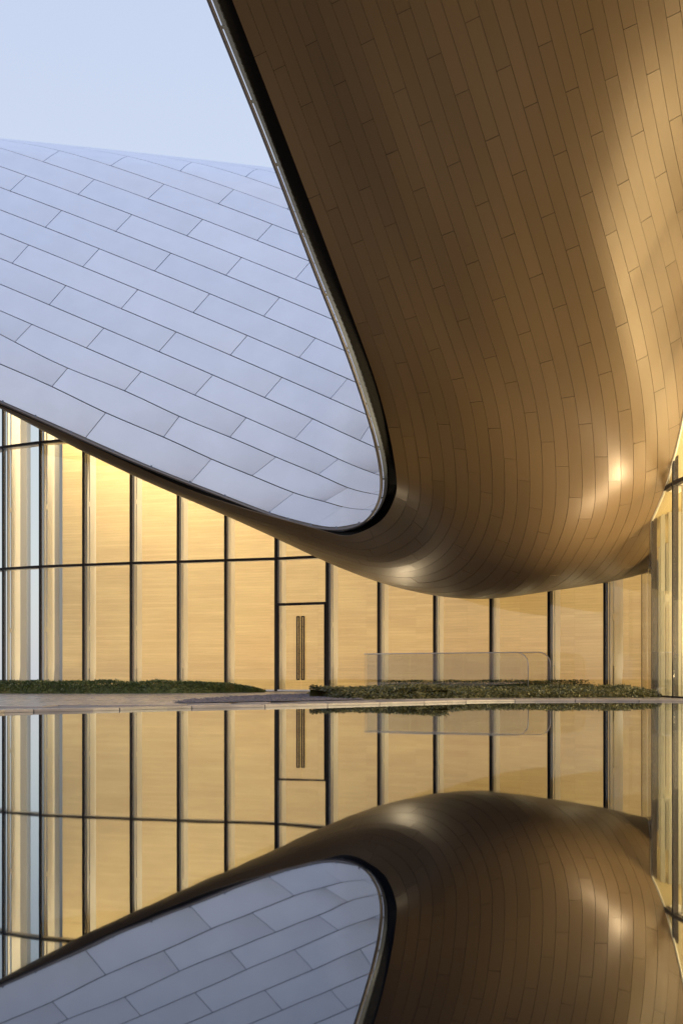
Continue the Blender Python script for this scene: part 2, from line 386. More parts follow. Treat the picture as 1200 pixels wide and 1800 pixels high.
# ------------------------------------------------------------------ bronze canopy
canopy = empty('canopy', 'sweeping bronze brushed-metal canopy curving overhead and under the white roof to the glass corner', 'canopy')
PL = 2.42; WG = .028
U0, U1 = 20.0, 3540.0; VMAX = 38
rows = []
uu = np.linspace(U0, U1, 900)
FU = fu(uu).reshape(len(uu), len(KV), 3)
def row_curve(v):
    w = nspline(KV, np.eye(len(KV)))(v)[0]; return np.tensordot(FU, w, axes=(1, 0))
rowarc = []
for i in range(-1, VMAX):
    c_ = row_curve(i+.5); a_ = np.concatenate([[0], np.cumsum(np.linalg.norm(np.diff(c_, axis=0), axis=1))]); rowarc.append(a_)
def plank(i, ua, ub):
    """one panel of row i between u=ua and ub; returns MB, area in the picture, or None where the glass or the interior begins"""
    vc = i+.5; ga, gb = i+WG/2*1.0, i+1-WG/2
    def shear(u):
        su = Su(u, vc); return -np.dot(Sv(u, vc), su)/np.dot(su, su)
    ka, kb = shear(ua), shear(ub)
    L = np.interp(ub, uu, rowarc[i+1])-np.interp(ua, uu, rowarc[i+1])
    if L < .06: return None
    nseg = max(2, min(12, int(math.ceil(L/.22)))); eps = .0035/max(L, .1)
    tilt = rng.uniform(-1, 1, 2)*.0022; lift = rng.uniform(-.0015, .0015)
    top = np.zeros((nseg+1, 3, 3)); UV = np.zeros((nseg+1, 3, 2)); off = rng.uniform(0, 50)
    for a in range(nseg+1):
        f = eps+(1-2*eps)*a/nseg
        for b, v in enumerate((ga, vc, gb)):
            u = (ua+ka*(v-vc))*(1-f)+(ub+kb*(v-vc))*f
            u = min(max(u, 1), 3555)
            nrm = NN(u, v)
            top[a, b] = S(u, v)+nrm*(lift+tilt[0]*(b-1)+tilt[1]*(2*f-1))
            UV[a, b] = (off+f*L, (v-i)*.25)
    keep = np.array([[inside_court(p[0], p[1]) for p in r_] for r_ in top])
    if not keep.any(): return None
    m = MB(); ctr = top[nseg//2, 1]; nrm = NN((ua+ub)/2, vc)
    sk = nrm*.022
    if keep.all():
        m.grid(top, UV, True, flip=FLIP)
        for b in (0, 2):
            for a in range(nseg): m.quad(top[a, b], top[a+1, b], top[a+1, b]-sk, top[a, b]-sk)
        for a in (0, nseg):
            for b in range(2): m.quad(top[a, b], top[a, b+1], top[a, b+1]-sk, top[a, b]-sk)
    else:  # cut to the glass line: refine, drop what lies behind the glass
        n2, m2 = nseg*8, 8
        fi = np.linspace(0, nseg, n2+1); fj = np.linspace(0, 2, m2+1)
        G = np.zeros((n2+1, m2+1, 3)); U = np.zeros((n2+1, m2+1, 2))
        for a, x in enumerate(fi):
            x0 = min(int(x), nseg-1); fx = x-x0
            for b, y in enumerate(fj):
                y0 = min(int(y), 1); fy = y-y0
                for (dx, dy, w) in ((0, 0, (1-fx)*(1-fy)), (1, 0, fx*(1-fy)), (0, 1, (1-fx)*fy), (1, 1, fx*fy)):
                    G[a, b] += w*top[x0+dx, y0+dy]; U[a, b] += w*UV[x0+dx, y0+dy]
        K = np.array([[inside_court(p[0], p[1]) for p in r_] for r_ in G])
        idx = -np.ones(K.shape, int)
        for a in range(n2):
            for b in range(m2):
                q = [(a, b), (a+1, b), (a+1, b+1), (a, b+1)]
                if sum(K[x] for x in q) < 3: continue
                if FLIP: q = q[::-1]
                for x in q:
                    if idx[x] < 0: idx[x] = len(m.v); m.v.append(tuple(G[x]))
                m.f.append(tuple(idx[x] for x in q)); m.uv += [tuple(U[x]) for x in q]; m.sm.append(True)
        if not m.f: return None
    # size in the picture
    ar = 0
    pr = np.array([[600+FPX*p[0]/p[1], HOR-FPX*(p[2]-CAMZ)/p[1]] for p in top[:, [0, 2]].reshape(-1, 3)]).reshape(-1, 2, 2)
    c0 = pr.reshape(-1, 2).mean(0)
    facing = np.dot(nrm, -ctr) > 0
    if -60 < c0[0] < 1260 and -120 < c0[1] < 1190 and facing:
        for a in range(len(pr)-1):
            d1 = pr[a+1, 1]-pr[a, 0]; d2 = pr[a+1, 0]-pr[a, 1]; ar += abs(d1[0]*d2[1]-d1[1]*d2[0])/2
    return m, ar
FLIP = False
_g = np.array([[S(1500, 10), S(1500, 11)], [S(1520, 10), S(1520, 11)]])
_n = np.cross(_g[1, 0]-_g[0, 0], _g[1, 1]-_g[0, 0])
FLIP = np.dot(_n, -_g[0, 0]) < 0
allp = []
for i in range(-1, VMAX):
    a_ = rowarc[i+1]; ref = np.interp(1757, uu, a_)
    if i == -1: ref += .5
    st = ref+PL*(.285*(i-16)+rng.uniform(-.03, .03)); st -= math.ceil(st/PL)*PL
    q = st
    while q < a_[-1]:
        q2 = q+PL; ua = np.interp(max(q, 0), a_, uu); ub = np.interp(min(q2, a_[-1]), a_, uu)
        if q2 > 0 and ub-ua > 1:
            r_ = plank(i, ua, ub)
            if r_: allp.append((r_[1], i, r_[0]))
        q = q2
allp.sort(key=lambda t_: -t_[0])
rest = MB()
for k, (ar, i, m) in enumerate(allp):
    if k < 298 and ar > 0: m.build('soffit_panel', M_BRONZE, canopy)
    else:
        n = len(rest.v); rest.v += m.v; rest.f += [tuple(n+x for x in f) for f in m.f]; rest.uv += m.uv; rest.sm += m.sm
if rest.v: tag(rest.build('soffit_panels', M_BRONZE, canopy), kind='stuff')
# backing membrane just above the panels (what the joints look into)
ub_ = np.linspace(U0, U1, 260); vb_ = np.linspace(-.95, VMAX, 79)
B = np.array([[S(u, v)-NN(u, v)*.05 for v in vb_] for u in ub_])
K = np.array([[skin_here(p[0], p[1]) for p in r_] for r_ in B])
m = MB(); idx = -np.ones(K.shape, int)
for a in range(len(ub_)-1):
    for b in range(len(vb_)-1):
        q = [(a, b), (a+1, b), (a+1, b+1), (a, b+1)]
        if not all(K[x] for x in q): continue
        for x in q:
            if idx[x] < 0: idx[x] = len(m.v); m.v.append(tuple(B[x]))
        m.f.append(tuple(idx[x] for x in q)); m.uv += [(0, 0)]*4; m.sm.append(True)
m.build('backing_membrane', M_MEMB, canopy)
# inside the right-hand glass the same curve goes on as a smooth pale ceiling
mc = MB(); idx = {}
us_ = np.linspace(900, 2100, 150); vs_ = np.linspace(12, VMAX, 120)
B2 = np.array([[S(u, v)+NN(u, v)*.004 for v in vs_] for u in us_])
for a in range(149):
    for b in range(119):
        q = [(a, b), (a+1, b), (a+1, b+1), (a, b+1)]
        pp = [B2[x] for x in q]
        if all(inside_court(p[0], p[1]) for p in pp) or any(p[1] > 24.3 or p[0] > 12 for p in pp): continue
        if min(p[0] for p in pp) < 6.6: continue
        for x in q:
            if x not in idx: idx[x] = len(mc.v); mc.v.append(tuple(B2[x]-(NN(us_[x[0]], vs_[x[1]])*.02 if inside_court(B2[x][0], B2[x][1]) else 0)))
        mc.f.append(tuple(idx[x] for x in q)); mc.uv += [(0, 0)]*4; mc.sm.append(True)
CEIL_IN = mc
# slim pale trim where the bronze skin meets the glass
tr = []
for u in np.arange(1000, 1990, 8.0):
    f_ = skin_col(u); last = None
    for v in np.arange(12, VMAX, .25):
        p = f_(v)[0]
        if p[1] < 25.5 and not inside_court(p[0], p[1]):
            lo, hi = v-.25, v
            for _ in range(12):
                md = (lo+hi)/2; q = f_(md)[0]
                if inside_court(q[0], q[1]): lo = md
                else: hi = md
            tr.append(f_(lo)[0]+NN(u, lo)*.01); break
mt = MB(); mt.tube(tr, .026, 8); mt.build('edge_trim', M_TRIM, canopy)

# edge: handrail-like tube on brackets, flashing and the black shadow gutter
T = [(20, -900, 13.4), (252, -300, 16.0), (367, 0, 17.3), (467, 250, 18.45), (562.5, 500, 19.55), (602, 600, 20.1), (637, 700, 20.75), (660, 780, 21.7), (669, 830, 22.7), (669.5, 862, 23.7), (661, 892, 24.9), (645, 914, 25.8),
     (622, 927, 26.5), (590, 931.5, 27.05), (545, 926, 27.5), (491, 911, 27.9), (400, 877, 28.4), (335, 851.5, 28.55), (200, 796.5, 28.8), (100, 752, 28.85), (0, 707.5, 28.65), (-120, 655, 28.3), (-250, 595, 27.9), (-745, 473, 26.4)]
F2 = [(38, -900, 13.45), (266, -300, 16.05), (381, 0, 17.4), (478, 250, 18.55), (574, 500, 19.65), (614, 600, 20.2), (648, 700, 20.9), (671, 780, 21.8), (680, 830, 22.8), (679.5, 862, 23.8), (669, 892, 25.0), (652, 914, 25.9),
      (626, 929.5, 26.6), (592, 934, 27.1), (545, 928.5, 27.55), (491, 913.5, 27.95), (400, 879.5, 28.45), (335, 854, 28.6), (200, 799, 28.85), (100, 754.5, 28.9), (0, 710, 28.7), (-120, 657.5, 28.35), (-250, 597.5, 27.95), (-745, 475.5, 26.45)]
T3 = np.array([P(*q) for q in T]); F3 = np.array([P(*q) for q in F2])
tk = np.concatenate([[0], np.cumsum(np.linalg.norm(np.diff(T3, axis=0), axis=1))])
TF = nspline(tk, T3); FF = nspline(tk, F3)
ts = np.arange(0, tk[-1], .12)
# matching point of the panel edge E: nearest station by arc fraction between known pairs
Tu = [20, 600, 900, 1150, 1400, 1500, 1604, 1690, 1740, 1790, 1850, 1915, 1975, 2080, 2220, 2270, 2375, 2450, 2590, 2700, 2798, 2925, 3060, 3540]
EU = nspline(tk, np.array(Tu, float))
E3 = lambda tt: S(min(max(EU(tt)[0][0], 15), 3545), -.97)
m = MB(); m.tube([TF(x)[0] for x in ts], .036, 10); m.build('edge_rail', M_RAIL, canopy)
back = MB(); fl = MB()
GF = []; GB = []
for x in ts:
    f = FF(x)[0]; t0 = TF(x)[0]; e0 = E3(x); u = min(max(EU(x)[0][0], 15), 3545); nn = NN(u, -.9)
    w = f-t0; w /= np.linalg.norm(w)
    GF.append([t0+w*.075, t0+w*.075-nn*.02, f-nn*.0, f-nn*.04])
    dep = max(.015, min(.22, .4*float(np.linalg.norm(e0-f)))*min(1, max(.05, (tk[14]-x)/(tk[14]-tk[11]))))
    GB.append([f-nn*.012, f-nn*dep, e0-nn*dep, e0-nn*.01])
m = MB(); m.grid(np.array([[g[0], g[2]] for g in GF]), smooth=True); m.grid(np.array([[g[2], g[3]] for g in GF]), smooth=True)
m.build('flashing', M_FLASH, canopy)
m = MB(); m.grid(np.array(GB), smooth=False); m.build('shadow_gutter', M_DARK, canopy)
# brackets: measured along the rail
br_px = [(393, 45), (445, 175), (490, 293), (532, 407), (575, 513), (612, 616), (647, 711), (667, 786), (676, 842), (672, 876)]
samp = np.array([TF(x)[0] for x in ts]); spx = np.stack([600+FPX*samp[:, 0]/samp[:, 1], HOR-FPX*(samp[:, 2]-CAMZ)/samp[:, 1]], 1)
bt = [ts[np.argmin(np.hypot(spx[:, 0]-x+5, spx[:, 1]-y))] for x, y in br_px]
bl = [(657, 905), (630, 926), (590, 931), (545, 926), (509, 917), (472, 905), (395, 876), (331, 850), (263, 822), (197, 793), (125, 761), (60, 731), (5, 707), (-60, 680)]
bt += [ts[np.argmin(np.hypot(spx[:, 0]-x, spx[:, 1]-y))] for x, y in bl]
for k, x in enumerate(bt):
    t0 = TF(x)[0]; f = FF(x)[0]; tt = TF(x+.05)[0]-TF(x-.05)[0]; tt /= np.linalg.norm(tt); w = f-t0; w = w/np.linalg.norm(w)
    if k >= len(br_px): w = np.array([0, .55, .83])
    b = np.cross(tt, w); m = MB(); m.box(t0+w*.065, tt*.05, w*.10, b*.03); m.build('rail_bracket', M_FLASH, canopy)

# ------------------------------------------------------------------ white roof
roof = empty('white_roof', 'pale lavender-white domed roof of staggered metal panels rising behind the bronze canopy edge', 'roof')
h = lambda L: [(s_, x/2, y/2+200) for s_, x, y in L]
LN = {
 -1: h([(.5, 435, 127), (1, 640, 195), (1.5, 822, 268), (2, 1010, 330)]),
 0: h([(0, 205, 115), (.5, 400, 178), (1, 578, 245), (1.5, 770, 318), (2, 955, 388)]),
 1: h([(0, 150, 163), (.5, 335, 232), (1, 527, 298), (1.5, 705, 373), (2, 905, 445), (2.5, 1085, 520)]),
 2: h([(0, 85, 215), (.5, 285, 285), (1, 460, 358), (1.5, 660, 430), (2, 845, 508), (2.5, 1042, 578)]),
 3: h([(0, 35, 270), (.5, 218, 342), (1, 410, 412), (1.5, 598, 488), (2, 795, 565), (2.5, 980, 643)]),
 4: h([(.5, 165, 397), (1, 345, 475), (1.5, 543, 550), (2, 728, 632), (2.5, 930, 708), (3, 1105, 788)]),
 5: h([(.5, 100, 465), (1, 295, 537), (1.5, 475, 622), (2, 678, 695), (2.5, 868, 780), (3, 1050, 853), (3.5, 1226, 938)]),
 6: h([(.5, 45, 525), (1, 230, 605), (1.5, 428, 683), (2, 612, 770), (2.5, 815, 848), (3, 990, 930), (3.5, 1165, 1003)]),
 7: h([(1, 177, 668), (1.5, 360, 755), (2, 558, 835), (2.5, 750, 925), (3, 932, 997), (3.5, 1092, 1075), (4, 1270, 1154)]),
 8: h([(1, 108, 743), (1.5, 305, 822), (2, 492, 910), (2.5, 698, 990), (3, 865, 1070), (3.5, 1030, 1140), (4, 1190, 1216), (4.5, 1313, 1265)]),
 9: h([(1, 52, 803), (1.5, 238, 895), (2, 438, 975), (2.5, 630, 1065), (3, 808, 1138), (3.5, 970, 1208), (4, 1119, 1270), (4.5, 1222, 1316), (5, 1300, 1336), (5.5, 1370, 1348)]),
 10: [(-2, -520, 462), (-1, -348, 508), (0, -172, 567), (1, -5, 638), (1.5, 91.5, 680), (2, 186, 726), (2.5, 287.5, 769), (3, 371.5, 807.5), (3.5, 443, 837), (4, 516.7, 867), (4.5, 570, 882.5), (5, 603, 892), (5.5, 638, 896.5), (6, 690, 898)],
 11: [(-2, -560, 521), (-1, -390, 560), (0, -215, 611), (1, -45, 685), (1.5, 55, 729), (2, 150, 770.5), (2.5, 250, 815), (3, 335, 849), (3.5, 405, 876), (4, 472, 901.5), (4.5, 516, 914.5), (5, 553, 923.5), (5.5, 592, 927.5), (6, 640, 918)]}
LF = {k: nspline([q[0] for q in L], np.array([q[1:] for q in L])) for k, L in LN.items()}
# smooth fit of the regular part of the roof grid
_d = [(s_, k, x, y) for k, L in LN.items() if k <= 8 for s_, x, y in L]
_bas = lambda s_, k: np.array([1, s_, k, s_*s_, s_*k, k*k, s_*s_*k, s_*k*k, k**3*.1, s_**3*.1])
_A = np.array([_bas(q[0], q[1]) for q in _d]); _cx = np.linalg.lstsq(_A, np.array([q[2:] for q in _d]), rcond=None)[0]
print('roof fit residual px', np.abs(_A@_cx-np.array([q[2:] for q in _d])).max(0))
class _Fit:
    def __init__(f, k): f.k = k
    def __call__(f, s_):
        if s_ < 0: p0 = _bas(0, f.k)@_cx; return [p0+(_bas(.3, f.k)@_cx-p0)/.3*s_]
        if f.k < 7 or s_ <= 3.5: return [_bas(s_, f.k)@_cx]
        w = min(1, (s_-3.5)/.75); return [(_bas(s_, f.k)@_cx)*(1-w)+f.o(s_)[0]*w]
for k in range(-1, 9):
    o_ = LF[k]; LF[k] = _Fit(k); LF[k].o = o_
tx = np.array([q[0] for q in T[13:]][::-1]); ty = np.array([q[1] for q in T[13:]][::-1]); td = np.array([q[2] for q in T[13:]][::-1])
def roof_px(s_, k):
    if k >= 10 and s_ > 6: s_ = 6+(s_-6)*.0
    def one(kk):
        if kk < -1:
            return LF[-1](s_)[0]+np.array([21., -24.])*(-1-kk)
        return LF[kk](s_)[0]
    k0 = min(int(math.floor(k)), 10); f = k-k0
    return one(k0)*(1-f)+one(k0+1)*f
def ridge(x): return 243+.098*(x)+.00002*x*x
def roof_D(x, y):
    ly = np.interp(x, tx, ty)
    b = np.interp(x, tx, td)
    rg = ridge(x); hh = (ly-y)/max(ly-rg, 80)
    return b+.25+.9*hh+4.0*max(hh, 0)**2.2
def roofP(s_, k):
    x, y = roof_px(s_, k)
    e_ = y-ridge(x); q = 9.0
    e2 = .5*(e_+math.sqrt(e_*e_+q*q*4))-0.0
    e2 = e2 if e_ > -400 else 0
    D = roof_D(x, max(y, ridge(x)-5))+max(0, (14-e_))*.055
    return P(x, ridge(x)+e2-1.0, D)
allr = []
for k in range(-8, 11):
    for a in range(-6, 9):
        s0 = a+(k % 2)*.5; s1 = s0+1
        if k >= 9 and s1 > 6.01: s1 = 6.0
        if k <= 8 and s0 > 6.5: continue
        if s1-s0 < .1: continue
        g1, g2 = .003, .018
        nu, nv = 6, 3
        G = np.zeros((nu+1, nv+1, 3)); UV = np.zeros((nu+1, nv+1, 2))
        wob = random.uniform(.7, 1.3); du, dv = random.randint(0, 40), random.randint(0, 40)
        for i in range(nu+1):
            for j in range(nv+1):
                fs = g1+(1-2*g1)*i/nu; fk = g2+(1-2*g2)*j/nv
                G[i, j] = roofP(s0+(s1-s0)*fs, k+fk); UV[i, j] = (du+.002+(.28 if k >= 6 and s0 >= 3.4+(10-k)*.2 else .996)*i/nu, dv+.002+.996*j/nv)
        n_ = np.cross(G[nu, 0]-G[0, 0], G[0, nv]-G[0, 0]); n_ /= np.linalg.norm(n_)
        if n_[1] > 0: n_ = -n_
        m = MB(); m.grid(G, UV, True, flip=True)
        sk = -n_*.03
        for (I, J) in (([(i, 0) for i in range(nu+1)]), 0), (([(i, nv) for i in range(nu+1)]), 0), (([(0, j) for j in range(nv+1)]), 0), (([(nu, j) for j in range(nv+1)]), 0):
            for p_, q_ in zip(I[:-1], I[1:]): m.quad(G[p_], G[q_], G[q_]+sk, G[p_]+sk)
        cpx = roof_px((s0+s1)/2, k+.5)
        allr.append((cpx, m))
rest = MB()
for cpx, m in allr:
    vis = -120 < cpx[0] < 720 and cpx[1] > ridge(cpx[0])-40
    if vis: m.build('roof_panel', M_WHITE, roof)
    else:
        n = len(rest.v); rest.v += m.v; rest.f += [tuple(n+x for x in f) for f in m.f]; rest.uv += m.uv; rest.sm += m.sm
tag(rest.build('roof_panels', M_WHITE, roof), kind='stuff')
sk_ = np.linspace(-6, 6.0, 76); kk_ = np.linspace(-8, 11, 58)
B = np.array([[roofP(a, b)*1.0025+np.array([0, .03, -.03]) for b in kk_] for a in sk_])
m = MB(); m.grid(B, smooth=True, flip=True); m.build('roof_underlay', M_MEMB, roof)
# dark lined channel between the roof and the tube
m = MB(); Gc = []
for s_ in np.linspace(-2.5, 6.0, 100):
    p = roofP(s_, 11); x_, y_ = roof_px(s_, 11)
    Gc.append([p+np.array([0, .02, .02]), p+np.array([0, -.03, -.14]), p+np.array([0, -.02, -.20])])
m.grid(np.array(Gc), smooth=False); m.build('channel_lining', M_LINING, roof)

# ------------------------------------------------------------------ glass facade
facade = empty('glass_facade', 'curved glass curtain wall with dark slim mullions in front of the glowing wood-clad hall', 'glass wall')
ZT1, ZT2 = 4.43, 8.86
flatgrid = np.array([[S(u, v) for v in np.linspace(-1, 38, 60)] for u in np.linspace(60, 3540, 300)]).reshape(-1, 3)
def ztop(x, y, y0=0):
    d = np.hypot(flatgrid[:, 0]-x, flatgrid[:, 1]-y); k = np.where(d < .45)[0]
    if len(k) == 0: return 10.6
    return min(10.6, flatgrid[k, 2].max()+.1)
tops = [ztop(x, y)-(.14 if i_ > 17 else 0) for i_, (x, y) in enumerate(FAC)]
def A3(p, z): return np.array([p[0], p[1], z])
doorI = 9      # bay from mullion 9 to 10 holds the door
ZD = 2.90
nrmF = []
for i, p in enumerate(FAC):
    a = np.array(FAC[max(i-1, 0)]); b = np.array(FAC[min(i+1, len(FAC)-1)]); t_ = b-a; t_ /= np.linalg.norm(t_); nrmF.append((t_, np.array([-t_[1], t_[0]])))   # tangent, inward normal
for i, p in enumerate(FAC):
    t_, n_ = nrmF[i]; t3 = np.array([*t_, 0]); n3 = np.array([*n_, 0]); zt = tops[i]
    w = .088 if i not in (9, 10) else .13
    if i in (19, 20): w = .07
    m = MB(); m.box(A3(p, (zt+.0)/2)+n3*.05, t3*w, n3*.11, (0, 0, zt)); m.build('mullion', M_MULL, facade)
    # structural fin behind each mullion: a narrow flange, a slot and a wide web, tied by spacers
    m = MB(); o_ = n3*.20; th = .05; zt = min(zt, 4.4) if i >= 20 else zt
    m.box(A3(p, zt/2)+n3*.23+t3*.03, t3*th, n3*.10, (0, 0, zt))
    m.box(A3(p, zt/2+.4)+n3*.55+t3*.03, t3*th, n3*.40, (0, 0, zt-.8))
    q0 = A3(p, 0)+n3*.35+t3*.03; q1 = A3(p, 0)+n3*.66+t3*.03; q2 = A3(p, .8)+n3*.75+t3*.03; q3 = A3(p, .8)+n3*.35+t3*.03
    for sgn in (-.5, .5): m.quad(*[q+t3*th*sgn for q in ((q0, q1, q2, q3) if sgn > 0 else (q3, q2, q1, q0))])
    for z in (2.2, 6.6):
        if z < zt-.3: m.box(A3(p, z)+n3*.315+t3*.03, t3*.07, n3*.10, (0, 0, .16))
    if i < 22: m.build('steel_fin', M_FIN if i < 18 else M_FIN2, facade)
for i in range(len(FAC)-1):
    a, b = np.array(FAC[i]), np.array(FAC[i+1]); zt = min(tops[i], tops[i+1]); d = b-a; L = np.linalg.norm(d); d3 = np.array([*d/L, 0]); n3 = np.array([-d3[1], d3[0], 0]); ce = (a+b)/2
    zs = [0.04]+([ZD] if i == doorI else [])+[z for z in (ZT1, ZT2) if z < zt+1.0]
    for z in zs[1:]:
        if z < max(tops[i], tops[i+1]):
            m = MB(); m.box(A3(ce, z)+n3*.04, d3*(L-.13), n3*.12, (0, 0, .085)); m.build('transom', M_MULL, facade)
            if z > ZD: m = MB(); m.box(A3(ce, z-.02)+n3*.25, d3*(L-.16), n3*.26, (0, 0, .03)); m.build('tie_plate', M_FIN, facade)
    m = MB(); m.box(A3(ce, .035), d3*(L-.13), n3*.10, (0, 0, .07)); m.build('sill', M_KERB if i < 18 else M_MULL, facade)
    ztm = max(tops[i], tops[i+1])
    lim = [z for z in zs if z < ztm]+[ztm]
    for z0, z1 in zip(lim[:-1], lim[1:]):
        if i == doorI and z0 < 1: continue
        m = MB(); m.box(A3(ce, (z0+z1)/2), d3*(L-.12), n3*.024, (0, 0, z1-z0-.05)); m.build('glass_pane', M_GLASS, facade)

# double glass door with tall black pull handles
a, b = np.array(FAC[doorI]), np.array(FAC[doorI+1]); d = b-a; L = np.linalg.norm(d); d3 = np.array([*d/L, 0]); n3 = np.array([-d3[1], d3[0], 0]); ce = (a+b)/2
door = empty('double_door', 'frameless double glass door with tall black ladder pulls in the glass wall', 'door', loc=(ce[0], ce[1], 0))
bpy.context.view_layer.update()
def loc(o): o.location = -np.array(door.location) if o.parent is door else (0, 0, 0); return o
for sg in (-1, 1):
    m = MB(); c0 = A3(ce, 1.47)+d3*sg*(L/4-.045)-n3*.01
    m.box(c0, d3*(L/2-.12), n3*.02, (0, 0, 2.80)); leaf = loc(m.build('door_leaf', M_GLASS, door))
    m = MB(); zc = .42+(HOR-1139.5)*33.7/FPX; hh = 2.07
    for off in (.045, .125):
        m.box(A3(ce, zc)+d3*sg*off-n3*.075, d3*.046, n3*.03, (0, 0, hh))
    for zz in (-hh/2, hh/2): m.box(A3(ce, zc+zz)+d3*sg*.085-n3*.075, d3*.116, n3*.03, (0, 0, .035))
    for zz in (-.7, .7): m.box(A3(ce, zc+zz)+d3*sg*.0725-n3*.05, d3*.02, n3*.05, (0, 0, .02))
    m.build('pull_handle', M_BLACK, leaf)
m = MB()
for sg in (-1, 1): m.box(A3(ce, 1.47)+d3*sg*(L/2-.085), d3*.03, n3*.08, (0, 0, 2.8))
loc(m.build('door_frame', M_MULL, door))

# ------------------------------------------------------------------ hall interior seen through the glass
def wallstrip(name, pts, z0, z1, mat, label, cat, seg=60):
    f = nspline(np.arange(len(pts)), np.array(pts, float)); q = f(np.linspace(0, len(pts)-1, seg)); L = 0; G = []; UV = []
    for i, p in enumerate(q):
        if i: L += np.linalg.norm(q[i]-q[i-1])
        G.append([(*p, z0), (*p, z1)]); UV.append([(L, z0), (L, z1)])
    G = np.array(G); back = G.copy()
    dq = np.gradient(q, axis=0); dq /= np.linalg.norm(dq, axis=1)[:, None]; back[:, :, 0] += (-dq[:, 1]*.25)[:, None]; back[:, :, 1] += (dq[:, 0]*.25)[:, None]
    m = MB(); m.grid(G, np.array(UV), True, flip=False); m.grid(back, np.array(UV), True, flip=True)
    for k in (0, -1): m.quad(G[k][0], G[k][1], back[k][1], back[k][0])
    m.quad(G[0][1], G[-1][1], back[-1][1], back[0][1]) if False else None
    return tag(m.build(name, mat), label, cat)
wallstrip('wood_wall', [(-10.62, 39.0), (-7.2, 38.15), (-4, 37.3), (0, 36.1), (4, 34.6), (7.6, 33.0), (9.9, 31.0), (10.9, 28.4), (10.6, 26)], .03, 13.6, M_WOOD,
          'honey-coloured wood-clad wall of the hall glowing behind the curved glass', 'wall')
wallstrip('cream_wall', [(11.6, 26.9), (10.2, 26.2), (8.9, 25.5), (7.75, 24.75)], .03, 10.2, M_CREAM,
          'cream pleated wall lining standing close behind the right-hand glass', 'wall', 12)
hall = [(-26, 47)]+[(x+n_[0]*.02, y+n_[1]*.02) for (x, y), (t_, n_) in zip(FAC, nrmF)]+[(30, 9.8), (30, 47)]
plane('floor', hall, .045, simple('stone_floor', (.24, .21, .17), .35))
ceil = plane('ceiling', hall, 13.65, M_PLAST)
tag(CEIL_IN.build('ceiling_lining', M_CEIL), kind='structure')
# pale round-edged pillars in the deep left end
for i, (x, y, w) in enumerate(((-12.42, 40.0, .40), (-11.05, 39.6, .42))):
    m = MB(); m.box((x, y, 6.8), (w, .1*w, 0), (0, .5, 0), (0, 0, 13.5))
    tag(m.build('pillar', M_PILLAR), ['cream pillar left of the bluish gap behind the leftmost glass bay', 'cream pillar beside the left end of the wood wall'][i], 'pillar', 'cream pillars in the left end of the hall')
# lamps of the hall: wall washers in the ceiling slot close to the wood wall, linear uplights in the floor at the fins
def area(name, loc_, target, sx_, sy_, power, col, spread=180):
    ld = bpy.data.lights.new(name, 'AREA'); ld.shape = 'RECTANGLE'; ld.size = sx_; ld.size_y = sy_; ld.energy = power; ld.color = col; ld.spread = math.radians(spread)
    o = bpy.data.objects.new(name, ld); COL.objects.link(o); o.location = loc_
    dr = Vector(target)-Vector(loc_); o.rotation_euler = dr.to_track_quat('-Z', 'Y').to_euler(); return o
WARM = (1, .76, .42); PALE = (1, .81, .56)
WP = nspline(np.arange(9), np.array([(-10.62, 39.0), (-7.2, 38.15), (-4, 37.3), (0, 36.1), (4, 34.6), (7.6, 33.0), (9.9, 31.0), (10.9, 28.4), (10.6, 26)], float))
for q_, pw in ((.25, 560), (.95, 560), (1.65, 540), (2.3, 500), (2.95, 440), (3.7, 400), (4.5, 380), (5.3, 360), (6.1, 330), (6.9, 260)):
    p = WP(q_)[0]; t_ = WP(q_+.05)[0]-WP(q_-.05)[0]; t_ /= np.linalg.norm(t_); n_ = np.array([t_[1], -t_[0]])
    l_ = (p[0]+n_[0]*1.9, p[1]+n_[1]*1.9, 13.4); o = area('wall_washer', l_, (p[0]+n_[0]*.0, p[1]+n_[1]*.0, 5.0), 2.4, .3, pw*.90, (1, .84, .60) if q_ < 3 else (1, .76, .43), 120)
for i in range(3, 17):
    a, b = np.array(FAC[i]), np.array(FAC[i+1]); n_ = nrmF[i][1]; c = (a+b)/2+n_*1.35
    area('floor_uplight', (c[0], c[1], .10), (c[0]-n_[0]*.5, c[1]-n_[1]*.5, 2.2), .5, .2, 13, (1, .82, .52), 150)
# lamps in the right-hand wing: they light the underside of the canopy through the glass
area('hall_lamp', (9.4, 20.4, 1.9), (5, 20.6, 4.2), 4.5, 3, 360, WARM)
area('glass_fill_light', (7.55, 18.9, .5), (6.9, 19.2, 6), 2.4, .4, 110, WARM)  # added unseen fill light, brightens the bronze skin next to the glass
for i, pw in ((21, 75), (22, 75), (23, 75)):
    a, b = np.array(FAC[i]), np.array(FAC[i+1]); d_ = (b-a)/np.linalg.norm(b-a); n_ = np.array([-d_[1], d_[0]]); c = (a+b)/2+n_*2.2
    area('glass_fill_light', (c[0], c[1], .9), (2.5, 18, 9), 2.6, 1.0, pw*1.3, WARM)  # added unseen fill lights, spread out to even the glow on the skin
area('hall_lamp', (14.0, 16.6, 2.6), (4.5, 18.6, 7.6), 6, 4, 1500, WARM)
area('hall_lamp', (14.8, 10.6, 3.0), (3.5, 16.8, 10.5), 4.5, 4.5, 3000, WARM)
